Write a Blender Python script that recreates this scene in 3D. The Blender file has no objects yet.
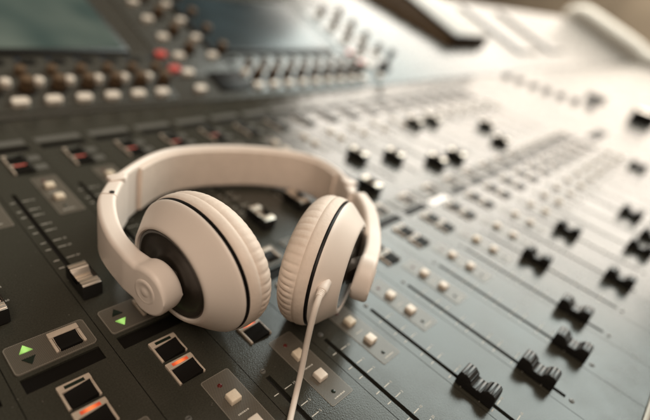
import bpy, bmesh, math, random
from mathutils import Vector, Matrix
random.seed(7)
C = bpy.context.scene.collection
SC = bpy.context.scene
K = 0.001                       # everything below is written in millimetres
R = math.radians

# ------------------------------------------------------------------ materials
def nodes(name):
    m = bpy.data.materials.new(name); m.use_nodes = True
    nt = m.node_tree
    b = nt.nodes['Principled BSDF']
    return m, nt, b

def mat(name, col, rough=.5, metal=0., spec=.5, grain=0., gscale=900., rvar=0., cvar=0., coat=0., emis=None, estr=0., bump=0., bscale=1500.):
    m, nt, b = nodes(name)
    b.inputs['Base Color'].default_value = (*col, 1)
    b.inputs['Roughness'].default_value = rough
    b.inputs['Metallic'].default_value = metal
    b.inputs['Specular IOR Level'].default_value = spec
    b.inputs['Coat Weight'].default_value = coat
    if emis:
        b.inputs['Emission Color'].default_value = (*emis, 1)
        b.inputs['Emission Strength'].default_value = estr
    tc = nt.nodes.new('ShaderNodeTexCoord')
    def noise(scale, detail=3.):
        n = nt.nodes.new('ShaderNodeTexNoise'); n.inputs['Scale'].default_value = scale
        n.inputs['Detail'].default_value = detail
        nt.links.new(tc.outputs['Object'], n.inputs['Vector']); return n
    def rng(src, lo, hi):
        r = nt.nodes.new('ShaderNodeMapRange'); r.inputs['From Min'].default_value = .25; r.inputs['From Max'].default_value = .75
        r.inputs['To Min'].default_value = lo; r.inputs['To Max'].default_value = hi
        nt.links.new(src, r.inputs['Value']); return r.outputs['Result']
    if cvar:
        n = noise(gscale, 4.); f = rng(n.outputs['Fac'], 1-cvar, 1+cvar)
        mx = nt.nodes.new('ShaderNodeVectorMath'); mx.operation = 'SCALE'
        mx.inputs[0].default_value = col; nt.links.new(f, mx.inputs['Scale'])
        nt.links.new(mx.outputs[0], b.inputs['Base Color'])
    if rvar:
        n = noise(38., 5.); nt.links.new(rng(n.outputs['Fac'], rough-rvar, rough+rvar), b.inputs['Roughness'])
    if bump:
        n = noise(bscale, 2.)
        bp = nt.nodes.new('ShaderNodeBump'); bp.inputs['Strength'].default_value = bump; bp.inputs['Distance'].default_value = .0002
        nt.links.new(n.outputs['Fac'], bp.inputs['Height']); nt.links.new(bp.outputs['Normal'], b.inputs['Normal'])
    return m

M = {}
M['panel'] = mat('console_powder_coat', (.037, .036, .028), .25, spec=.5, cvar=.28, gscale=1400, rvar=.05, bump=.25, bscale=1300)
M['under'] = mat('console_inside', (.006, .005, .004), .7)
M['dark'] = mat('black_key_plastic', (.009, .008, .007), .42, spec=.10, bump=.08)
M['cap'] = mat('fader_cap_black', (.014, .013, .012), .46, spec=.35, bump=.12, bscale=2500)
M['rib'] = mat('fader_cap_rib_satin', (.030, .030, .029), .34, spec=.6, bump=.15, bscale=1200)
M['silver'] = mat('fader_cap_silver', (.80, .72, .63), .36, metal=.85, bump=.08)
M['cream'] = mat('key_frame_cream', (.50, .42, .34), .28, cvar=.06, bump=.06)
M['button'] = mat('button_ivory', (.72, .64, .55), .42, cvar=.05, bump=.05)
M['button_aged'] = mat('button_ivory_yellowed', (.70, .60, .47), .46, cvar=.07, bump=.06)
M['button_red'] = mat('button_red', (.62, .08, .06), .42)
M['glass'] = mat('black_display_glass', (.007, .006, .005), .5, spec=.1)
M['print'] = mat('printed_marks', (.55, .52, .46), .6)
M['edge'] = mat('label_outline', (.20, .18, .15), .34)
M['label'] = mat('grey_label_plate', (.115, .112, .100), .34, cvar=.12)
M['led_red_off'] = mat('led_red_off', (.10, .012, .01), .3)
M['led_dark'] = mat('led_dark_green', (.010, .018, .012), .3)
def m_lamp(name, base, edge, hot, x0, half, st):
    # lit lens: brighter in the middle over the bulb, falling off towards its ends
    m, nt, b = nodes(name)
    b.inputs['Base Color'].default_value = (*base, 1); b.inputs['Roughness'].default_value = .35
    tc = nt.nodes.new('ShaderNodeTexCoord'); sx = nt.nodes.new('ShaderNodeSeparateXYZ'); nt.links.new(tc.outputs['Object'], sx.inputs[0])
    su = nt.nodes.new('ShaderNodeMath'); su.operation = 'SUBTRACT'; su.inputs[1].default_value = x0*K; nt.links.new(sx.outputs['X'], su.inputs[0])
    ab = nt.nodes.new('ShaderNodeMath'); ab.operation = 'ABSOLUTE'; nt.links.new(su.outputs[0], ab.inputs[0])
    rp = nt.nodes.new('ShaderNodeMapRange'); rp.interpolation_type = 'SMOOTHSTEP'; rp.inputs['From Max'].default_value = half*K; nt.links.new(ab.outputs[0], rp.inputs['Value'])
    mx = nt.nodes.new('ShaderNodeMix'); mx.data_type = 'RGBA'; mx.inputs['A'].default_value = (*hot, 1); mx.inputs['B'].default_value = (*edge, 1)
    nt.links.new(rp.outputs['Result'], mx.inputs['Factor']); nt.links.new(mx.outputs['Result'], b.inputs['Emission Color'])
    b.inputs['Emission Strength'].default_value = st
    return m
M['led_orange'] = m_lamp('led_orange_lit', (.4, .07, .03), (.42, .040, .012), (1.15, .26, .07), 12.4, 3.6, .9)
M['led_dim'] = mat('led_red_dim', (.35, .04, .025), .4, emis=(1., .11, .07), estr=.28)
M['led_green'] = m_lamp('led_green_lit', (.25, .45, .12), (.16, .36, .07), (.42, .80, .20), 3.5, 2.6, .72)
M['led_blue'] = mat('led_blue_unlit', (.015, .022, .035), .4)
M['pale_display'] = mat('display_pale_emissive', (.5, .48, .45), .3, emis=(1., .86, .78), estr=.55)  # pale emission makes one strip's display a bright spot
M['encoder'] = mat('encoder_knob_brown', (.080, .050, .028), .5, spec=.15, cvar=.2, gscale=300)
M['encoder_top'] = mat('encoder_top_bronze', (.13, .085, .05), .55, spec=.15)
M['chrome'] = mat('knob_top_metal', (.66, .60, .53), .25, metal=.9)
M['white'] = mat('headphone_cream_plastic', (.77, .68, .61), .42, spec=.42, cvar=.02, gscale=70, rvar=.09, bump=.05, bscale=1100)
M['pad'] = mat('headphone_leatherette', (.72, .61, .525), .55, spec=.35, cvar=.05, gscale=150, rvar=.08, bump=.6, bscale=620)
M['trim'] = mat('ear_cup_dark_plate', (.030, .024, .018), .33, bump=.06)
M['gap'] = mat('seam_black', (.012, .010, .009), .5)
M['cloth'] = mat('driver_cloth', (.02, .018, .016), .9)
M['cable'] = mat('cable_sleeve', (.74, .66, .59), .52, spec=.3, bump=.05)
M['bridge'] = mat('meter_bridge_coat', (.058, .056, .047), .28, spec=.75, cvar=.2, gscale=600, rvar=.05, bump=.15)
M['bezel'] = mat('screen_bezel', (.016, .015, .013), .4)
M['slab_side'] = mat('slab_side_brown', (.045, .026, .012), .85, spec=.04, cvar=.2, gscale=60)  # dark brown, with the unlit look of the slab's side put into it
M['pale'] = mat('pale_top_glare', (.40, .37, .33), .45, cvar=.06, gscale=90)  # pale colour stands in for glare on the slab's top
M['trimline'] = mat('front_trim_metal', (.42, .39, .34), .45, metal=.3)
M['rest'] = mat('arm_rest_vinyl', (.035, .030, .026), .55, bump=.3, bscale=500)
M['tube'] = mat('white_arm_paint', (.66, .61, .54), .5, cvar=.05, gscale=40)
M['wall'] = mat('dim_studio_wall', (.27, .235, .19), .85, cvar=.25, gscale=2.5)

def add_wear(m):
    # finger grease as gloss patches, sparse pale dust specks
    nt = m.node_tree; b = nt.nodes['Principled BSDF']; tc = nt.nodes.new('ShaderNodeTexCoord')
    n1 = nt.nodes.new('ShaderNodeTexNoise'); n1.inputs['Scale'].default_value = 22.; n1.inputs['Detail'].default_value = 8.; n1.inputs['Roughness'].default_value = .65
    gm = nt.nodes.new('ShaderNodeNewGeometry')
    nt.links.new(gm.outputs['Position'], n1.inputs['Vector'])
    r1 = nt.nodes.new('ShaderNodeMapRange'); r1.inputs['From Min'].default_value = .35; r1.inputs['From Max'].default_value = .68; r1.inputs['To Min'].default_value = .15; r1.inputs['To Max'].default_value = .31
    nt.links.new(n1.outputs['Fac'], r1.inputs['Value']); nt.links.new(r1.outputs['Result'], b.inputs['Roughness'])
    v = nt.nodes.new('ShaderNodeTexVoronoi'); v.inputs['Scale'].default_value = 190.; nt.links.new(gm.outputs['Position'], v.inputs['Vector'])
    r2 = nt.nodes.new('ShaderNodeMapRange'); r2.inputs['From Min'].default_value = .035; r2.inputs['From Max'].default_value = .05; r2.inputs['To Min'].default_value = .55; r2.inputs['To Max'].default_value = 0.
    nt.links.new(v.outputs['Distance'], r2.inputs['Value'])
    src = b.inputs['Base Color'].links[0].from_socket
    mx = nt.nodes.new('ShaderNodeMix'); mx.data_type = 'RGBA'; mx.inputs['B'].default_value = (.22, .20, .17, 1)
    nt.links.new(src, mx.inputs['A']); nt.links.new(r2.outputs['Result'], mx.inputs['Factor']); nt.links.new(mx.outputs['Result'], b.inputs['Base Color'])
add_wear(M['panel'])

def m_halftone():
    # fine woven dot print on the key plates
    m, nt, b = nodes('label_halftone')
    tc = nt.nodes.new('ShaderNodeTexCoord')
    mp = nt.nodes.new('ShaderNodeMapping'); mp.inputs['Rotation'].default_value = (0, 0, R(45))
    mp.inputs['Scale'].default_value = (1450, 1450, 1450)
    nt.links.new(tc.outputs['Object'], mp.inputs['Vector'])
    ck = nt.nodes.new('ShaderNodeTexVoronoi'); ck.feature = 'F1'; ck.inputs['Scale'].default_value = 1.; ck.inputs['Randomness'].default_value = 0.
    ck.voronoi_dimensions = '2D'
    nt.links.new(mp.outputs['Vector'], ck.inputs['Vector'])
    rp = nt.nodes.new('ShaderNodeMapRange'); rp.inputs['From Min'].default_value = .25; rp.inputs['From Max'].default_value = .5
    nt.links.new(ck.outputs['Distance'], rp.inputs['Value'])
    mx = nt.nodes.new('ShaderNodeMix'); mx.data_type = 'RGBA'
    mx.inputs['A'].default_value = (.165, .145, .115, 1); mx.inputs['B'].default_value = (.045, .041, .034, 1)
    nt.links.new(rp.outputs['Result'], mx.inputs['Factor'])
    nt.links.new(mx.outputs['Result'], b.inputs['Base Color'])
    b.inputs['Roughness'].default_value = .33
    return m
M['halftone'] = m_halftone()

def m_screen(name, a, b_, rough):
    # switched-on but faint screen: murky teal with soft darker blocks
    m, nt, b = nodes(name)
    tc = nt.nodes.new('ShaderNodeTexCoord')
    n = nt.nodes.new('ShaderNodeTexNoise'); n.inputs['Scale'].default_value = 16.; n.inputs['Detail'].default_value = 1.
    nt.links.new(tc.outputs['Object'], n.inputs['Vector'])
    cr = nt.nodes.new('ShaderNodeValToRGB')
    cr.color_ramp.elements[0].position = .3; cr.color_ramp.elements[0].color = (*a, 1)
    cr.color_ramp.elements[1].position = .7; cr.color_ramp.elements[1].color = (*b_, 1)
    nt.links.new(n.outputs['Fac'], cr.inputs['Fac'])
    b.inputs['Base Color'].default_value = (.01, .012, .012, 1)
    nt.links.new(cr.outputs['Color'], b.inputs['Emission Color'])
    b.inputs['Emission Strength'].default_value = 1.
    b.inputs['Roughness'].default_value = rough; b.inputs['Specular IOR Level'].default_value = .3
    return m
M['screen'] = m_screen('screen_grey_green', (.045, .068, .056), (.120, .140, .108), .2)
M['screen_dim'] = m_screen('screen_dim_blue', (.010, .018, .020), (.024, .040, .044), .16)

# ------------------------------------------------------------------ mesh helpers
class MB:
    def __init__(s): s.bm = bmesh.new(); s.mats = []
    def mi(s, m):
        if m not in s.mats: s.mats.append(m)
        return s.mats.index(m)
    def add(s, verts, faces, m, smooth=False):
        k = s.mi(m); vs = [s.bm.verts.new(v) for v in verts]
        out = []
        for f in faces:
            try:
                fc = s.bm.faces.new([vs[i] for i in f]); fc.material_index = k; fc.smooth = smooth; out.append(fc)
            except ValueError: pass
        return vs, out
    def box(s, x0, x1, y0, y1, z0, z1, m, bev=0., seg=2, top_in=0.):
        t = top_in
        v = [(x0,y0,z0),(x1,y0,z0),(x1,y1,z0),(x0,y1,z0),(x0+t,y0+t,z1),(x1-t,y0+t,z1),(x1-t,y1-t,z1),(x0+t,y1-t,z1)]
        f = [(3,2,1,0),(4,5,6,7),(0,1,5,4),(1,2,6,5),(2,3,7,6),(3,0,4,7)]
        vs, fs = s.add(v, f, m)
        if bev:
            es = list({e for fc in fs for e in fc.edges})
            r = bmesh.ops.bevel(s.bm, geom=es, offset=bev, segments=seg, affect='EDGES', profile=.5)
            for fc in r['faces']: fc.material_index = s.mi(m); fc.smooth = True
        return fs
    def prism_x(s, prof, x0, x1, m, bev=0., mi_fn=None, lean=0.):      # profile in (y,z), extruded along x
        n = len(prof)
        v = [(x0, p[0], p[1]) for p in prof] + [(x1, p[0], p[1] + (lean if p[1] > 0 else 0)) for p in prof]
        f = [tuple(range(n)), tuple(reversed(range(n, 2*n)))]
        f += [(i+n, (i+1) % n + n, (i+1) % n, i) for i in range(n)]
        vs, fs = s.add(v, f, m)
        if mi_fn:
            for i in range(n):
                mm = mi_fn(i)
                if mm is not None: fs[2+i].material_index = s.mi(mm)
        if bev:
            es = [e for e in {e for fc in fs[:2] for e in fc.edges}]
            bmesh.ops.bevel(s.bm, geom=es, offset=bev, segments=2, affect='EDGES', profile=.5)
    def poly_z(s, pts, z0, z1, m, mside=None):                # outline in (x,y), extruded along z
        n = len(pts)
        v = [(p[0], p[1], z0) for p in pts] + [(p[0], p[1], z1) for p in pts]
        f = [tuple(reversed(range(n))), tuple(range(n, 2*n))] + [(i, (i+1) % n, (i+1) % n + n, i+n) for i in range(n)]
        vs, fs = s.add(v, f, m)
        if mside is not None:
            for fc in fs[2:]: fc.material_index = s.mi(mside)
    def rrect(s, x0, x1, y0, y1, r, z0, z1, m, mside=None):
        pts = []
        for cx, cy, a0 in ((x1-r, y1-r, 0), (x0+r, y1-r, 90), (x0+r, y0+r, 180), (x1-r, y0+r, 270)):
            for k in range(6): a = R(a0 + 18*k); pts.append((cx + r*math.cos(a), cy + r*math.sin(a)))
        s.poly_z(pts, z0, z1, m, mside)
    def cyl(s, x, y, z0, z1, r0, r1, m, n=28, cap=None, bev=0.):
        rings = [(r0, z0)]
        if bev: rings += [(r1, z1-bev), (r1-bev*.3, z1-bev*.3), (r1-bev, z1)]
        else: rings += [(r1, z1)]
        v = []; f = []
        for r, z in rings:
            for i in range(n):
                a = 2*math.pi*i/n; v.append((x + r*math.cos(a), y + r*math.sin(a), z))
        for k in range(len(rings)-1):
            for i in range(n): f.append((k*n+i, k*n+(i+1) % n, (k+1)*n+(i+1) % n, (k+1)*n+i))
        vs, fs = s.add(v, f, m, True)
        top = s.bm.faces.new(vs[-n:]); top.material_index = s.mi(cap or m)
        bot = s.bm.faces.new(list(reversed(vs[:n]))); bot.material_index = s.mi(m)
    def lathe(s, prof, m, n=160, rfun=None, mfun=None):       # profile of (a, r) about the local x axis
        v = []; f = []
        for (a, r) in prof:
            for i in range(n):
                t = 2*math.pi*i/n
                rr, aa = (r, a) if rfun is None else rfun(a, r, t)
                v.append((aa, rr*math.cos(t), rr*math.sin(t)))
        for k in range(len(prof)-1):
            for i in range(n): f.append((k*n+i, (k+1)*n+i, (k+1)*n+(i+1) % n, k*n+(i+1) % n))
        vs, fs = s.add(v, f, m, True)
        if mfun:
            for k in range(len(prof)-1):
                mm = mfun(k)
                if mm is not None:
                    for fc in fs[k*n:(k+1)*n]: fc.material_index = s.mi(mm)
        for ring, p, rev in ((vs[:n], prof[0], False), (vs[-n:], prof[-1], True)):
            if p[1] > .01:
                try: fc = s.bm.faces.new(ring if not rev else list(reversed(ring))); fc.material_index = s.mi(m)
                except ValueError: pass
    def sweep(s, frames, m, n_corner=7, close=True):
        # frames: (centre, side vector, up vector, thickness, height, corner radius)
        rings = []
        for c, sd, up, t, h, r in frames:
            r = min(r, t*.49, h*.49); ring = []
            for sx, sy, a0 in ((1, 1, 0), (-1, 1, 90), (-1, -1, 180), (1, -1, 270)):
                for k in range(n_corner):
                    a = R(a0 + 90*k/(n_corner-1))
                    px = sx*(t/2-r) + r*math.cos(a); py = sy*(h/2-r) + r*math.sin(a)
                    ring.append(c + sd*px + up*py)
            rings.append(ring)
        n = len(rings[0]); v = [p for rg in rings for p in rg]
        f = [(k*n+i, k*n+(i+1) % n, (k+1)*n+(i+1) % n, (k+1)*n+i) for k in range(len(rings)-1) for i in range(n)]
        f += [tuple(reversed(range(n))), tuple(range((len(rings)-1)*n, len(rings)*n))]
        s.add(v, f, m, True)
    def tube(s, pts, r, m, n=20):
        rings = []
        ref = Vector((0, 0, 1))
        for i, p in enumerate(pts):
            t = (pts[min(i+1, len(pts)-1)] - pts[max(i-1, 0)]).normalized()
            sd = t.cross(ref)
            if sd.length < 1e-4: sd = Vector((1, 0, 0))
            sd.normalize(); up = sd.cross(t)
            rr = r[i] if isinstance(r, (list, tuple)) else r
            rings.append([p + (sd*math.cos(2*math.pi*k/n) + up*math.sin(2*math.pi*k/n))*rr for k in range(n)])
        v = [p for rg in rings for p in rg]
        f = [(k*n+i, k*n+(i+1) % n, (k+1)*n+(i+1) % n, (k+1)*n+i) for k in range(len(rings)-1) for i in range(n)]
        f += [tuple(reversed(range(n))), tuple(range((len(rings)-1)*n, len(rings)*n))]
        s.add(v, f, m, True)
    def build(s, name, parent=None, loc=(0, 0, 0)):
        bmesh.ops.scale(s.bm, vec=(K, K, K), verts=s.bm.verts)
        bmesh.ops.recalc_face_normals(s.bm, faces=s.bm.faces)
        me = bpy.data.meshes.new(name); s.bm.to_mesh(me); s.bm.free()
        for m in s.mats: me.materials.append(M[m])
        try: me.set_sharp_from_angle(angle=R(38))
        except Exception: pass
        o = bpy.data.objects.new(name, me); C.objects.link(o)
        o.location = Vector(loc)*K
        if parent is not None: o.parent = parent
        return o

def empty(name, label=None, cat=None, loc=(0, 0, 0), parent=None, rx=0):
    o = bpy.data.objects.new(name, None); C.objects.link(o)
    o.empty_display_size = .01
    o.location = Vector(loc)*K; o.rotation_euler = (rx, 0, 0)
    if label: o['label'] = label
    if cat: o['category'] = cat
    if parent is not None: o.parent = parent
    return o

def copy_of(o, parent, dloc=None):
    c = o.copy(); C.objects.link(c); c.parent = parent
    if dloc is not None: c.location = Vector(dloc)*K
    return c

_txt = {}
def text_geo(t):
    if t not in _txt:
        cu = bpy.data.curves.new('digits', 'FONT'); cu.body = t; cu.size = 1.; cu.align_x = 'LEFT'; cu.resolution_u = 2
        o = bpy.data.objects.new('digits', cu); C.objects.link(o)
        dg = bpy.context.evaluated_depsgraph_get(); dg.update()
        me = bpy.data.meshes.new_from_object(o.evaluated_get(dg))
        _txt[t] = ([tuple(v.co) for v in me.vertices], [tuple(p.vertices) for p in me.polygons])
        bpy.data.objects.remove(o); bpy.data.curves.remove(cu); bpy.data.meshes.remove(me)
    return _txt[t]

def spline(pts, n=12):
    out = []
    P = [pts[0]] + list(pts) + [pts[-1]]
    for i in range(1, len(P)-2):
        a, b, c, d = P[i-1], P[i], P[i+1], P[i+2]
        for k in range(n):
            t = k/n
            out.append(tuple(.5*((2*b[j]) + (-a[j]+c[j])*t + (2*a[j]-5*b[j]+4*c[j]-d[j])*t*t + (-a[j]+3*b[j]-3*c[j]+d[j])*t**3) for j in range(len(b))))
    out.append(tuple(pts[-1])); return out

# ------------------------------------------------------------------ mixing console
PITCH, S0 = 40.1, 115.4
console = empty('mixing_console', 'dark grey studio mixing console with rows of faders and ivory buttons under the headphones', 'mixing console')
YF, YB = -47., 404.             # front edge, hinge of the meter bridge

def plate(mb, x0, x1, y0, y1, holes):
    xs = sorted({x0, x1, *[h[0] for h in holes], *[h[1] for h in holes]})
    ys = sorted({y0, y1, *[h[2] for h in holes], *[h[3] for h in holes]})
    inh = lambda x, y: any(h[0] < x < h[1] and h[2] < y < h[3] for h in holes)
    for i in range(len(xs)-1):
        for j in range(len(ys)-1):
            a, b, c, d = xs[i], xs[i+1], ys[j], ys[j+1]
            if inh((a+b)/2, (c+d)/2): continue
            mb.add([(a, c, 0), (b, c, 0), (b, d, 0), (a, d, 0)], [(0, 1, 2, 3)], 'panel')
    bmesh.ops.remove_doubles(mb.bm, verts=mb.bm.verts, dist=.01)
    es = [e for e in mb.bm.edges if e.is_boundary]
    r = bmesh.ops.extrude_edge_only(mb.bm, edges=es)
    vs = [v for v in r['geom'] if isinstance(v, bmesh.types.BMVert)]
    bmesh.ops.translate(mb.bm, verts=vs, vec=(0, 0, -3.2))

def ticks(mb, ytop):
    rel = (10, 21, 28, 39, 46, 57, 64, 75, 82, 93)
    dig = ('10', '5', '5', '0', '5', '10', '20', '30', '40', '60')
    for r, d in zip(rel, dig):
        y = ytop - r
        for a, b in ((-4.6, -1.9), (1.9, 6.2)):
            mb.add([(a, y-.22, .06), (b, y-.22, .06), (b, y+.22, .06), (a, y+.22, .06)], [(0, 1, 2, 3)], 'print')
        v, f = text_geo(d)
        mb.add([(6.9 + p[0]*1.9, y-.68 + p[1]*1.9, .06) for p in v], f, 'print')

def strip_plate(name='channel_strip', tall=True):
    mb = MB()
    plate(mb, -7+.18, 33.1-.18, YF, YB, [(-1.3, 1.3, -12.5, 92.6), (-1.3, 1.3, 189, 294), (-3.2, 28.6, 143.6, 151.8), (-2.5, 30, 350, 358.5)])
    ticks(mb, 92.6); ticks(mb, 294)
    # inside of the fader slots and floors of the two display wells
    for y0, y1 in ((-12.5, 92.6), (189, 294)):
        mb.add([(-1.3, y0, -3.), (1.3, y0, -3.), (1.3, y1, -3.), (-1.3, y1, -3.)], [(0, 1, 2, 3)], 'under')
    o = mb.build(name, console)
    return o

def soft_screw(y):
    mb = MB(); mb.cyl(0, y, 0, .5, 1.5, 1.35, 'label', 18, bev=.2); mb.box(-.9, .9, y-.2, y+.2, .3, .56, 'under'); return mb

def build_strip_children(o):
    ch = {}
    def keep(key, obj): ch.setdefault(key, []).append(obj)
    # sunk black displays
    mb = MB(); mb.box(-3., 28.4, 143.8, 151.6, -2.4, -1.0, 'glass'); keep('display', mb.build('strip_display', o))
    mb = MB(); mb.box(-2.3, 29.8, 350.2, 358.3, -2.4, -.8, 'glass'); keep('top_display', mb.build('strip_display', o))
    mb = MB(); mb.rrect(-2.5, 30, 361, 369, .6, 0, .35, 'label'); keep('label_strip', mb.build('label_strip', o))
    # slot screws
    keep('screw', soft_screw(96.2).build('slot_screw', o)); keep('screw', soft_screw(-16).build('slot_screw', o))
    # arrow plate with two triangles and a framed key
    mb = MB(); mb.rrect(-3.6, 29.6, 154, 171.2, 1.8, 0, .7, 'edge'); mb.rrect(-3.2, 29.2, 154.4, 170.8, 1.5, .72, .8, 'halftone')
    keep('plate', mb.build('arrow_plate', o))
    mb = MB(); mb.poly_z([(1.0, 164.4), (6.2, 164.4), (3.6, 168.6)], .8, 1.25, 'led_dark'); keep('up', mb.build('up_arrow', o))
    mb = MB(); mb.poly_z([(.8, 160.8), (3.4, 156.6), (6.0, 160.8)], .8, 1.25, 'led_dark'); keep('down', mb.build('down_arrow', o))
    mb = MB(); mb.box(13, 26, 165.2, 168.6, .8, 2.6, 'cream', .35); mb.box(13, 14.3, 156.6, 165.2, .8, 2.0, 'cream', .3); mb.box(24.7, 26, 156.6, 165.2, .8, 2.0, 'cream', .3)
    mb.prism_x([(156.8, .8), (165.1, .8), (165.1, 2.3), (163.2, 1.8), (160.5, 1.5), (158.2, 1.9), (156.8, 2.3)], 14.5, 24.5, 'dark', .25)
    keep('select_key', mb.build('select_key', o))
    # small framed keys with a lamp window in the frame's head bar
    def key(name, y, lamp, head='cream', right='cream'):
        mb = MB()
        x0, x1 = 5.8, 19.
        # head bar around the lamp window
        mb.box(x0, x1, y+5.4, y+6.4, 0, 1.6, head, .25); mb.box(x0, x1, y+2.6, y+3.6, 0, 1.6, head, .25)
        mb.box(x0, x0+2.6, y+3.5, y+5.5, 0, 1.58, 'cream'); mb.box(x1-2.6, x1, y+3.5, y+5.5, 0, 1.58, right)
        mb.box(x0+2.5, x1-2.5, y+3.5, y+5.5, 0, 1.35, lamp)
        mb.box(x0, x0+1., y-6.4, y+2.7, 0, 1.5, 'cream', .25); mb.box(x1-1., x1, y-6.4, y+2.7, 0, 1.5, right, .25)
        mb.prism_x([(y-6.2, 0), (y+2.4, 0), (y+2.4, .75), (y+.6, .45), (y-1.9, .25), (y-4.4, .3), (y-6.2, .6)], x0+1.1, x1-1.1, 'dark', .2, None, 1.9)
        return mb.build(name, o)
    keep('mute', key('mute_key', 133, 'led_dark')); keep('mute2', key('mute_key', 118.2, 'led_dark'))
    dx = 2.
    keep('top_key', key('assign_key', 338, 'led_dark', 'label', 'dark')); keep('top_key2', key('assign_key', 323.4, 'led_dark', 'label', 'dark'))
    for kk in ('top_key', 'top_key2'): ch[kk][0].location.x += 3*K
    mb = MB(); mb.rrect(23.4, 31, 334, 341, .6, 0, .3, 'label'); mb.rrect(23.4, 31, 320, 327, .6, 0, .3, 'label'); keep('key_label', mb.build('key_label', o))
    # ivory push buttons on their printed plates
    def plate_pair(x0, x1, y0, y1, bx, b1, b2, ledr, ledg):
        mb = MB(); mb.rrect(x0, x1, y0, y1, 1.2, 0, .22, 'edge'); mb.rrect(x0+.35, x1-.35, y0+.35, y1-.35, 1.0, .24, .3, 'halftone')
        keep('plate', mb.build('button_plate', o))
        for by in (b1, b2):
            mb = MB(); mb.box(bx-2.9, bx+2.9, by-2.9, by+2.9, .3, 3.2, 'button', .55, 3, .25); keep('button', mb.build('push_button', o))
        for ly, m in ((ledr, 'led_red_off'), (ledg, 'led_dark')):
            mb = MB(); mb.cyl(bx-.6, ly, .3, .9, 1.15, .9, m, 18, bev=.4); keep('lamp', mb.build('indicator_lamp', o))
    def legend(x, y, w, seed):
        # worn micro print, too small to read: short broken strokes
        mb = MB(); rr = random.Random(seed); p = x
        while p < x + w:
            l = rr.uniform(.35, .9)
            mb.add([(p, y, .34), (p+l, y, .34), (p+l, y+.75*rr.uniform(.6, 1), .34), (p, y+.75, .34)], [(0, 1, 2, 3)], 'print'); p += l + rr.uniform(.15, .4)
        keep('legend', mb.build('plate_legend', o))
    legend(18.6, 287.2, 6., 1); legend(18.6, 264.4, 7., 2); legend(17., 84.4, 5.6, 3); legend(17., 64.0, 6.4, 4)
    plate_pair(13.1, 28., 62, 107.7, 20., 92.6, 77.3, 101.6, 67.6)
    plate_pair(15., 30.4, 260.6, 309.4, 21.8, 294.6, 279., 303.6, 269)
    return ch

# fader caps: a saddle with two humps, fine ribs across the whole top
def cap_mesh(top, nr, crest):
    mb = MB()
    def zz(y):
        a = abs(y)
        if a < 1.9: return 5.4 + .03*a*a
        if a < 5.4: t = (a-1.9)/3.5; t = t*t*(3-2*t); return 5.51 + 3.69*t
        return 9.2 - .02*(a-7)**2
    top_pts = []; kinds = []
    span = 18.6; st = span/nr
    for k in range(nr):                                  # each rib: flat crest, narrow groove
        y0 = span/2 - k*st; c1 = crest
        za, zb = zz(y0 - .08*st), zz(y0 - c1*st); zm = (za+zb)/2; sl = (zb-za)/2*.8
        top_pts += [(y0 - .01*st, zm - sl - .2), (y0 - .08*st, zm - sl), (y0 - c1*st, zm + sl), (y0 - (c1+.09)*st, zm + sl - .45), (y0 - .92*st, zm + sl*.6 - .45)]
        kinds += [top, top, 'cap', 'cap', 'cap'] if top != 'silver' else [top]*5
    pr = [(-10.4, .8), (10.4, .8), (10.2, 6.4), (9.8, 8.5)] + top_pts + [(-9.8, 8.5), (-10.2, 6.4)]
    mb.prism_x(pr, -4.8, 4.8, 'cap', .35, lambda i: kinds[i-4] if 4 <= i < 4+len(kinds) else None)
    mb.box(-.8, .8, -3.5, 3.5, -3., .9, 'under')
    return mb

strip_root = strip_plate()
kids = build_strip_children(strip_root)
cap_low = cap_mesh('rib', 9, .60).build('fader_cap', strip_root)
cap_high = cap_mesh('silver', 8, .72).build('fader_cap', strip_root)

def relit(o, old, new):
    me = o.data.copy(); o.data = me
    for i, m in enumerate(me.materials):
        if m == M[old]: me.materials[i] = M[new]

LOW = {2: 22, 3: 4.5, 4: -2, 5: 8, 6: 50, 7: -4, 8: 50, 9: -4.5, 10: -8, 11: 19, 12: -10, 13: -10, 14: -10, 15: -10, 16: 50}
HIGH = {-5: 230, -4: 210, -3: 196, -2: 196, -1: 192.5, 0: 196, 1: 198, 2: 195, 3: 201, 4: 203, 5: 190, 6: 238, 7: 221, 8: 193, 9: 191, 10: 275, 11: 272, 12: 190, 13: 230}
UP, DOWN = {-2}, {-1, 3}
MUTE2 = {-3, -2, -1, 0}
TOP2 = {-1: 'led_dim', 0: 'led_dim', 1: 'led_dim', 2: 'led_dim', 3: 'led_dim'}
strips = []
first = [x for l in kids.values() for x in l]
for n in range(-5, 17):
    if n == -5:
        root = strip_root; mine = kids
        lo, hi = cap_low, cap_high
    else:
        root = copy_of(strip_root, console); mine = {}
        for k, l in kids.items(): mine[k] = [copy_of(x, root) for x in l]
        lo, hi = copy_of(cap_low, root), copy_of(cap_high, root)
    root.location = (K*(S0 + PITCH*n), 0, 0)
    strips.append((n, root, mine, lo, hi))
rj = random.Random(11)
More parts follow.
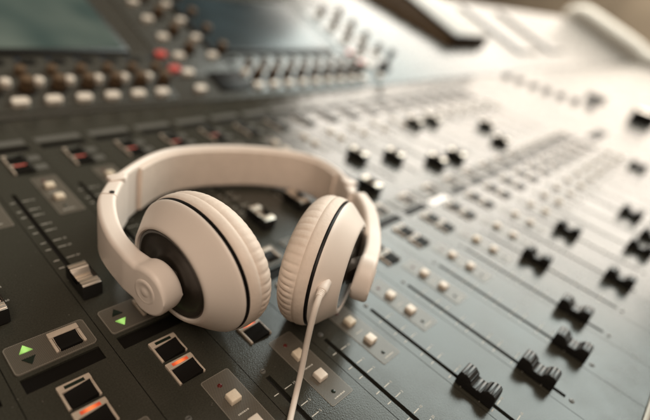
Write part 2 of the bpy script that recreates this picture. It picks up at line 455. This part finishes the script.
for n, root, mine, lo, hi in strips:
    for b_ in mine['button']:
        b_.rotation_euler = (rj.gauss(0, .012), rj.gauss(0, .012), rj.gauss(0, .03))
        c_ = sum((Vector(v) for v in b_.bound_box), Vector())/8; rm = b_.rotation_euler.to_matrix(); b_.location = c_ - rm @ c_ - Vector((0, 0, abs(rj.gauss(0, .00018))))
        if rj.random() < .4: relit(b_, 'button', 'button_aged')
    for kk in ('mute', 'mute2', 'select_key'):
        mine[kk][0].location.z = -abs(rj.gauss(0, .0001))
    hi.location = (0, HIGH.get(n, 200)*K, 0)
    lo.location = (0, LOW.get(n, -30)*K, 0)
    if n in UP: relit(mine['up'][0], 'led_dark', 'led_green'); mine['up'][0]['label'] = 'lit green up arrow'
    if n in DOWN: relit(mine['down'][0], 'led_dark', 'led_green'); mine['down'][0]['label'] = 'lit green down arrow'
    if n in MUTE2: relit(mine['mute2'][0], 'led_dark', 'led_orange'); mine['mute2'][0]['label'] = 'black key with glowing orange lamp'
    if n in TOP2: relit(mine['top_key2'][0], 'led_dark', TOP2[n]); mine['top_key2'][0]['label'] = 'black key with red lamp'
    if n == 6: relit(mine['display'][0], 'glass', 'pale_display'); mine['display'][0]['label'] = 'glowing pale display'
for n, root, mine, lo, hi in strips:
    if n not in HIGH: bpy.data.objects.remove(hi)           # bare slots without a cap
    if n <= 1: bpy.data.objects.remove(lo)      # these sit below the picture / under the cable, never seen

# base tray beneath the strips, master section, front trim and arm rest
mb = MB(); mb.box(-92, 3200, YF-2, YB+4, -70, -3.4, 'under'); mb.build('chassis', console)
XM = S0 + PITCH*17 - 7
mb = MB(); plate(mb, XM+.2, 3200, YF, YB, []); master = mb.build('master_section', console)
for k in range(7):
    mb = MB(); y = 195 + 31*k
    mb.box(1068, 1084, y, y+13, 0, 7, 'dark', 1.2); mb.build('master_key', master)
mb = MB(); mb.box(1180, 1206, 203, 240, 0, 9, 'dark', 1.5); mb.build('master_key', master)
mb = MB(); mb.cyl(1120, 112, 0, 22, 24, 21, 'dark', 40, 'chrome', 3); mb.build('jog_wheel', master)
mb = MB(); mb.box(830, 900, 124, 140, 0, 1.5, 'glass', .3); mb.build('master_display', master)
mb = MB()
mb.box(-92, 3200, YF-3.2, YF-.5, -20, .9, 'trimline', .5); mb.build('front_trim', console)
mb = MB(); prof = [(YF-3.4, -3), (YF-12, -2.2), (YF-40, -8), (YF-95, -16), (YF-118, -30), (YF-118, -70), (YF-3.4, -70)]
mb.prism_x(prof, -92, 3200, 'rest'); mb.build('arm_rest', console)

# tilted meter bridge with the two channel screens
TH = R(17.4)
bridge = empty('meter_bridge', parent=console, loc=(0, 408, 0), rx=TH)
mb = MB(); mb.box(-92, 2556, 0, 330, -40, 0, 'bridge', 1.0); mb.build('bridge_body', bridge)
def module(x):
    r = empty('screen_module', parent=bridge, loc=(x, 0, 0))
    mb = MB(); mb.box(20, 250.5, 84, 214, 0, 5.5, 'bezel', 1.5); mb.build('screen_bezel', r)
    mb = MB(); mb.box(27, 246, 89, 208, 5.52, 6.0, 'screen' if x < 100 else 'screen_dim'); mb.build('screen', r)
    mb = MB(); mb.rrect(28, 268, 7, 82, 3, 0, 1.2, 'bridge'); mb.rrect(282, 372 if x < 100 else 366, 42, 208, 3, 0, 1.2, 'bridge'); mb.build('control_plate', r)
    b0 = k0 = w0 = l0 = None
    for k in range(9):
        cx = 45.6 + 25.85*k
        if k == 0:
            mb = MB(); mb.rrect(-6.5, 6.5, -4.2, 4.2, 3.2, 1.2, 5.5, 'button'); b0 = mb.build('push_button', r)
            mb = MB(); mb.cyl(0, 0, 1.2, 3, 8., 7.6, 'dark', 30); mb.cyl(0, 0, 3, 14, 6.4, 5.6, 'encoder', 30, 'encoder_top', 1.2); k0 = mb.build('encoder_knob', r)
            mb = MB(); mb.rrect(-8, 4, -3.5, 3.5, .8, 1.2, 2.2, 'glass'); w0 = mb.build('value_window', r)
            mb = MB(); mb.cyl(0, 0, 1.2, 6.5, 4.6, 4.2, 'button', 28, None, 1.); a0 = mb.build('round_button', r)
            mb = MB(); mb.rrect(6, 10.5, -1.8, 3.4, .8, 1.2, 2.0, 'led_blue'); l0 = mb.build('blue_lamp', r)
            bs, ks, ws, ls, as_ = b0, k0, w0, l0, a0
        else:
            bs, ks, ws, ls, as_ = (copy_of(q, r) for q in (b0, k0, w0, l0, a0))
        bs.location = Vector((cx, 16, 0))*K; ks.location = Vector((cx+11, 34, 0))*K; as_.location = Vector((cx-2.5, 42, 0))*K; k2 = copy_of(k0, r, (cx+14, 57, -4)); k2.scale = (.85, .85, .85); ws.location = Vector((cx+2, 73, 0))*K; ls.location = Vector((cx+10, 76, 0))*K
    for j in range(4):
        for cx in (306, 352):
            q = copy_of(b0, r, (cx, 77 + 37.2*j, 0))
            q = copy_of(k0, r, (cx + 20, 88 + 37.2*j, 0))
    mb = MB(); mb.rrect(-6.5, 6.5, -4.2, 4.2, 3.2, 1.2, 5.5, 'button_red'); rb = mb.build('push_button', r, (285, 80, 0)); rb['label'] = 'red push button'
    rb2 = copy_of(rb, r, (287, 53, 0))
    copy_of(b0, r, (300, 46, 0)); copy_of(b0, r, (299, 17, 0))
    return r
module(0); module(335)
mb = MB(); mb.box(325, 372, 12, 46, 0, 3, 'dark', 1); mb.build('port_cover', bridge)
mb = MB(); mb.cyl(672, 40, 0, 7, 12, 11, 'dark', 30); mb.tube([Vector((672, 40, 6)), Vector((672, 40, 20)), Vector((674, 42, 34))], [5, 4, 6], 'dark'); mb.build('joystick', bridge)
# raised slab with brown sides, and lower slabs behind it
mb = MB()
mb.add([(974, 96, .5), (1158, 98, .5), (1158, 400, .5), (800, 400, .5), (990, 102, 24), (1158, 102, 24), (1158, 400, 24), (975, 400, 24)],
       [(3, 2, 1, 0), (4, 5, 6, 7), (0, 1, 5, 4), (1, 2, 6, 5), (2, 3, 7, 6), (3, 0, 4, 7)], 'slab_side')
mb.box(986, 1161, 100, 401, 24.02, 29, 'bezel', .6); mb.box(992, 1156, 106, 396, 29.02, 29.7, 'pale', .3); mb.build('raised_tray', bridge)
mb = MB(); mb.box(1340, 1500, 74, 300, .5, 6, 'bridge', 2.4); mb.build('side_tray', bridge)
mb = MB(); mb.box(1600, 1740, 74, 300, .5, 6, 'bridge', 2.4); mb.build('side_tray', bridge)

# rounded white cheek that closes the far end of the console
def br(t, h): return (408 + t*math.cos(TH) - h*math.sin(TH), t*math.sin(TH) + h*math.cos(TH))
cp_ = [br(350, -20), br(330, 12), br(200, 16), br(60, 16), br(-30, 10), (250, 6), (60, 2), (-40, -8), (-80, -40)]
sp_ = [Vector((2620, y, z)) for y, z in spline(cp_, 8)]
fr = []
for i_, p_ in enumerate(sp_):
    t_ = (sp_[min(i_+1, len(sp_)-1)] - sp_[max(i_-1, 0)]).normalized()
    fr.append((p_, Vector((1, 0, 0)), Vector((1, 0, 0)).cross(t_).normalized(), 120, 110, 46))
mb = MB(); mb.sweep(fr, 'tube'); mb.build('end_cheek', console)

# ------------------------------------------------------------------ headphones
hp = empty('headphones', 'cream white over-ear headphones with black cup trim lying on the mixing console', 'headphones', (132.6, 123.2, 0))
UX, VX, ZX = Vector((.8387, -.5446, 0)), Vector((.5446, .8387, 0)), Vector((0, 0, 1))
O = Vector((132.6, 123.2, 0))
def H(u, v, z): return UX*u + VX*v + ZX*z          # local to the headphones' empty (unrotated)

def sweep_uv(mb, pts, m, n=12, rad=3., outward=1., lean=.12):
    # pts: (u, v, zc, t, h)
    sp = spline(pts, n); fr = []
    for i, p in enumerate(sp):
        a, b = sp[max(i-1, 0)], sp[min(i+1, len(sp)-1)]
        t2 = Vector((b[0]-a[0], b[1]-a[1], 0)).normalized()
        sd = Vector((t2.y, -t2.x, 0))
        side = UX*sd.x + VX*sd.y
        up = (ZX + VX*lean).normalized()
        fr.append((H(p[0], p[1], p[2]), side, up, p[3], p[4], rad))
    mb.sweep(fr, m)

def zc(v, h=0): return 17.5 + (146-v)/146*17
# headband (outer shell) and the padded inner face
def inset(pts, d):
    o = []
    for i, (u, v) in enumerate(pts):
        a, b = pts[max(i-1, 0)], pts[min(i+1, len(pts)-1)]
        t = Vector((b[0]-a[0], b[1]-a[1])).normalized(); o.append((u + t.y*d, v - t.x*d))
    return o
outer = [(-77.5, 72.9), (-70.8, 92.3), (-62., 111.5), (-49.2, 127.5), (-29.1, 140.), (-7.1, 147.6), (14.7, 151.5), (32., 150.8), (48., 146.8), (61., 137.5), (69., 122), (72., 108), (73.3, 97)]
ctr = inset(outer, 2.7)
mb = MB(); sweep_uv(mb, [(u, v, zc(v)-.6, 5.4, 32.4) for u, v in ctr], 'white', 14, 2.6); mb.build('headband', hp)
pad = inset(outer, 6.3)[1:-1]
mb = MB(); sweep_uv(mb, [(u, v, zc(v)-.6, 3.0, 28.) for u, v in pad], 'pad', 14, 1.4); mb.build('headband_pad', hp)

def side_parts(sg, block, nub, screw, line, e, zb, tb):
    mb = MB(); sweep_uv(mb, [(u, v, zc(v)-.4, t, h) for u, v, t, h in block], 'white', 6, 2.2)
    hb = mb.build('hinge_block', hp)
    mb = MB(); p = H(nub[0], nub[1], zc(nub[1])+15.6); mb.box(p.x-4.2, p.x+4.2, p.y-3.2, p.y+3.2, p.z-2, p.z+1.4, 'white', .9, 3); mb.build('hinge_nub', hb)
    mb = MB(); p = H(screw[0], screw[1], zc(screw[1])+screw[2]); mb.cyl(p.x, p.y, p.z-1.2, p.z+.7, 1.3, 1.3, 'gap', 18); mb.build('hinge_screw', hb)
    # yoke arm ending in a round pivot boss
    d = Vector((e[0]-line[-1][0], e[1]-line[-1][1])); L = d.length; d.normalize()
    rb = 11.9; end = []; base = Vector(line[-1][:2]); n = 30; z0, t0, h0 = line[-1][2:5]
    for k in range(1, n+1):
        s_ = (L+rb)*math.sin(math.pi/2*k/n) ; x = s_ - L
        disc = 2*math.sqrt(max(rb*rb - x*x, 0)) if abs(x) <= rb else 0
        w = h0 - 1.6*min(1, max(0, s_/max(L, .1)))
        q = base + d*s_; m_ = min(1, s_/max(L-3, 1))
        end.append((q.x, q.y, z0 + (zb-z0)*m_, t0 + (tb-t0)*m_, max(disc, w if x < 0 else 0, .5)))
    sp = spline(line, 10) + end; fr = []
    for i, p in enumerate(sp):
        a, b = sp[max(i-1, 0)], sp[min(i+1, len(sp)-1)]
        t2 = Vector((b[0]-a[0], b[1]-a[1], 0)).normalized(); sd = Vector((t2.y, -t2.x, 0))
        fr.append((H(p[0], p[1], p[2]), UX*sd.x + VX*sd.y, (ZX + VX*.06).normalized(), p[3], p[4], 2.4))
    mb = MB(); mb.sweep(fr, 'white'); arm = mb.build('yoke_arm', hp)
    # concentric pivot dimple on the outer face of the boss
    outv = Vector((d.y, -d.x))
    if outv.x*sg < 0: outv = -outv
    onv = (UX*outv.x + VX*outv.y).normalized()
    pc = H(e[0], e[1], zb) + onv*(tb/2)
    mb = MB(); mb.lathe([(-.3, 6.6), (.10, 6.1), (.28, 5.4), (.24, 4.7), (.06, 3.8), (.03, 2.8), (.16, 2.0), (.40, 1.3), (.46, .7), (.47, .01)], 'white', 48)
    pv = mb.build('pivot_cap', arm)
    xa = onv; ya = ZX.cross(xa).normalized(); za = xa.cross(ya)
    mt = Matrix((xa, ya, za)).transposed().to_4x4(); mt.translation = pc*K
    pv.matrix_local = mt
    return onv, H(e[0], e[1], zb)
onL, eL = side_parts(-1, [(-73.4, 75, 7., 31.6), (-75.6, 62, 8., 31.4), (-76.8, 47.4, 8.6, 30.6)], (-75.6, 68), (-75.2, 50.5, 14.8),
    [(-76.9, 46.9, 29.2, 8.8, 29.8), (-76.4, 40, 29.4, 9., 28.4), (-73.4, 27, 31., 8.8, 24.), (-68., 13, 32.8, 8.6, 20.4), (-60.5, 0.4, 33.4, 9., 19.6)], (-50.2, -10.3), 33., 10.8)
onR, eR = side_parts(1, [(70.2, 99, 6.6, 31.6), (69.2, 86, 7.6, 31.4), (68.6, 73, 8., 30.8)], (70, 90), (71, 77, 15.),
    [(72.8, 73.4, 26.4, 8.6, 30.4), (73., 60, 27.6, 9., 29.6), (71., 46, 29., 9., 27.6), (66.8, 30, 31., 9., 24.), (61., 14, 33., 9., 21.4), (56.4, 4.6, 34., 9., 20.6)], (51.4, -4.2), 35., 9.4)

def ear_cup(cx, cy, czz, az, el, psi, pleat):
    # oval cup; local +x is the inward axis (towards the ear), x = 0 at the black seam
    Q = 1.38
    o = empty('ear_cup', parent=hp)
    oval = lambda a, r, t: (r, a)
    prof = [(-9.0, 21.2), (-11.2, 21.35), (-11.9, 21.8), (-12.1, 22.5), (-11.9, 23.2), (-11.2, 23.9), (-10.2, 24.8), (-8.4, 26.4), (-6.4, 28.2), (-4.2, 30.2), (-2.6, 31.5), (-1.5, 32.2), (-1.0, 32.25), (-.75, 31.9), (-.68, 30.4), (-.68, 19)]
    mb = MB(); mb.lathe(prof, 'white', 200); shell = mb.build('cup_shell', o)
    mb = MB(); mb.lathe([(-9.4, 21.3), (-10.9, 21.25), (-11.3, 20.8), (-11.3, 19.8), (-10.5, 18.8), (-9.9, 17.2), (-9.7, 11), (-10.6, 9.6), (-11., 8.0), (-11., .01)], 'trim', 140); plate_ = mb.build('trim_plate', o)
    mb = MB(); mb.lathe([(-.8, 30.6), (.8, 30.6)], 'gap', 140); seam = mb.build('cup_seam', o)
    def rf(a, r, t):
        w = max(0., min(1., (a-6.)/3.)) * max(0., min(1., (17.5-a)/3.))
        s_ = math.sin(54*t + 2.2*math.sin(3*t) + 1.3*math.sin(7*t+1))
        s_ = max(0, s_)**1.4
        q = .5 + .5*math.sin(2*t+pleat)
        return r - .46*w*s_*(.30+.70*q), a
    cp = [(.55, 30.6), (.70, 32.55), (1.15, 32.9), (2.5, 33.3), (4.5, 33.5), (5.6, 33.45), (6.2, 33.1), (6.8, 33.25), (8.2, 33.4), (9.6, 33.2), (11.2, 32.7), (12.8, 31.8), (14.4, 30.4), (15.8, 28.4), (16.9, 26.0), (17.2, 23.6), (16.8, 21.4), (15.4, 19.6), (13., 18.4), (9., 17.9), (6., 17.7)]
    mb = MB(); mb.lathe(cp, 'pad', 360, rf, lambda k: 'gap' if k < 1 else None); cu = mb.build('ear_cushion', o)
    mb = MB(); mb.lathe([(6.2, 18.2), (6.4, .01)], 'cloth', 60); dc = mb.build('driver_cover', cu)
    for q in (shell, plate_, seam, cu, dc):
        q.data.transform(Matrix.Rotation(R(psi), 4, 'X') @ Matrix.Diagonal((1, Q, 1, 1)))
    xa = Vector((math.cos(R(az))*math.cos(R(el)), math.sin(R(az))*math.cos(R(el)), math.sin(R(el))))
    ya = ZX.cross(xa).normalized(); za = xa.cross(ya)
    mt = Matrix((xa, ya, za)).transposed().to_4x4(); mt.translation = (Vector((cx, cy, czz)) - O)*K
    o.matrix_local = mt
    return o, xa
cL, cR = (104.4, 144.1, 36.0), (167.6, 110.4, 35.6)
cupL, axL = ear_cup(*cL, -.6, 5., -22.7, 0.3)
cupR, axR = ear_cup(*cR, 116.4, -3.8, 18.2, 1.6)

# ball hubs that join each yoke boss to its cup's plate
for c0, e0, on, ax in ((cL, eL, onL, axL), (cR, eR, onR, axR)):
    a = e0 - on*4.5; b = (Vector(c0) - O) - ax*11
    mb = MB(); mb.tube([a + (b-a)*t for t in (0, .35, .7, 1.)], [8.2, 8.0, 8.2, 8.8], 'trim', 28); mb.build('pivot_hub', hp)

# cable with its strain relief: out of the right cup, down to the desk and off over the front edge
path = [(137.5, 90., 48.2), (133.1, 87.9, 48.6), (128.5, 85.4, 48.3), (124.9, 83.4, 45.2), (123., 82., 37.5), (122., 80.7, 26.0), (120.1, 78.4, 14.0), (116.9, 75.8, 6.3), (112.3, 72.4, 2.9),
        (107.1, 68.6, 1.9), (100.0, 63.3, 1.75), (91.2, 57.1, 1.75), (70, 41, 1.75), (45, 14, 1.75), (30, -20, 1.75), (24, -44, 2.6), (22, -70, -7), (21, -120, -20), (21, -172, -60)]
sp = [Vector(p) - O for p in spline(path, 10)]
mb = MB(); mb.tube(sp, 1.38, 'cable'); mb.build('cable', hp)
pd = (Vector(path[1]) - Vector(path[3])).normalized()
p0 = Vector(path[1]) - O
dr = Vector((-.9, -.44, -.06)).normalized()
sr = [(-6, 2.5), (-1.2, 2.5), (.3, 2.45), (.9, 2.2), (1.0, 1.95)]
for k in range(4): sr += [(1.2 + .9*k, 1.95 - .07*k), (1.75 + .9*k, 1.93 - .07*k), (1.8 + .9*k, 1.62), (2.05 + .9*k, 1.62)]
mb = MB(); mb.tube([p0 + dr*a for a, _ in sr], [r_ for _, r_ in sr], 'white', 28); mb.build('strain_relief', hp)

# ------------------------------------------------------------------ background beyond the console
def dirpt(az, el, dist): return Vector((math.cos(R(az))*math.cos(R(el)), math.sin(R(az))*math.cos(R(el)), math.sin(R(el))))*dist
mb = MB(); mb.box(-2500, 4600, 3000, 3060, -900, 2600, 'wall'); w1 = mb.build('studio_wall'); w1['kind'] = 'structure'
mb = MB(); mb.box(4600, 4660, -2500, 3060, -900, 500, 'wall'); w2 = mb.build('studio_wall'); w2['kind'] = 'structure'
mb = MB(); mb.box(-2500, 4660, -2500, 3060, -960, -901, 'wall'); fl = mb.build('floor'); fl['kind'] = 'structure'

# ------------------------------------------------------------------ lamps: a wide window ahead to the right, soft ceiling light behind
def area(name, az, el, dist, w, h, power, col, target=(150, 120, 0)):
    l = bpy.data.lights.new(name, 'AREA'); l.shape = 'RECTANGLE'; l.size = w*K; l.size_y = h*K; l.energy = power; l.color = col
    o = bpy.data.objects.new(name, l); C.objects.link(o)
    t = Vector(target); p = t + dirpt(az, el, dist)
    o.location = p*K
    o.rotation_euler = (t - p).to_track_quat('-Z', 'Y').to_euler()
    return o
area('window_light_low', 18, 8.5, 3000, 2650, 610, 16, (1., .88, .75))
area('window_light_middle', 18, 21, 3000, 2600, 740, 38, (1., .92, .81))
area('window_light_high', 11, 40, 3000, 2450, 1250, 62, (.88, .98, .93))
area('ceiling_light', 232, 62, 2200, 1500, 1500, 35, (1., .83, .68))
area('added_wall_wash', 180, 25, 1300, 700, 700, 20, (1., .86, .68), (4600, 600, 100))  # added lamp out of view, only there to brighten the far wall

w = bpy.data.worlds.new('World'); SC.world = w; w.use_nodes = True
bg = w.node_tree.nodes['Background']; bg.inputs['Color'].default_value = (.105, .075, .048, 1); bg.inputs['Strength'].default_value = 1.0

# ------------------------------------------------------------------ camera
cam = bpy.data.cameras.new('camera'); co = bpy.data.objects.new('camera', cam); C.objects.link(co)
rot = Matrix(((0.670852, 0.244220, -0.700224), (-0.709962, 0.484315, -0.511265), (0.214268, 0.840116, 0.498291)))
co.matrix_world = Matrix.Translation(Vector((0, 0, 180))*K) @ rot.to_4x4()
cam.sensor_width = 36; cam.lens = 36*464.48/650
cam.clip_start = .01; cam.clip_end = 60
cam.dof.use_dof = True; cam.dof.focus_distance = .210; cam.dof.aperture_fstop = 3.4
SC.camera = co
SC.view_settings.view_transform = 'Standard'; SC.view_settings.look = 'None'
SC.view_settings.exposure = 0; SC.view_settings.gamma = 1
SC.render.engine = 'CYCLES'
SC.cycles.max_bounces = 8
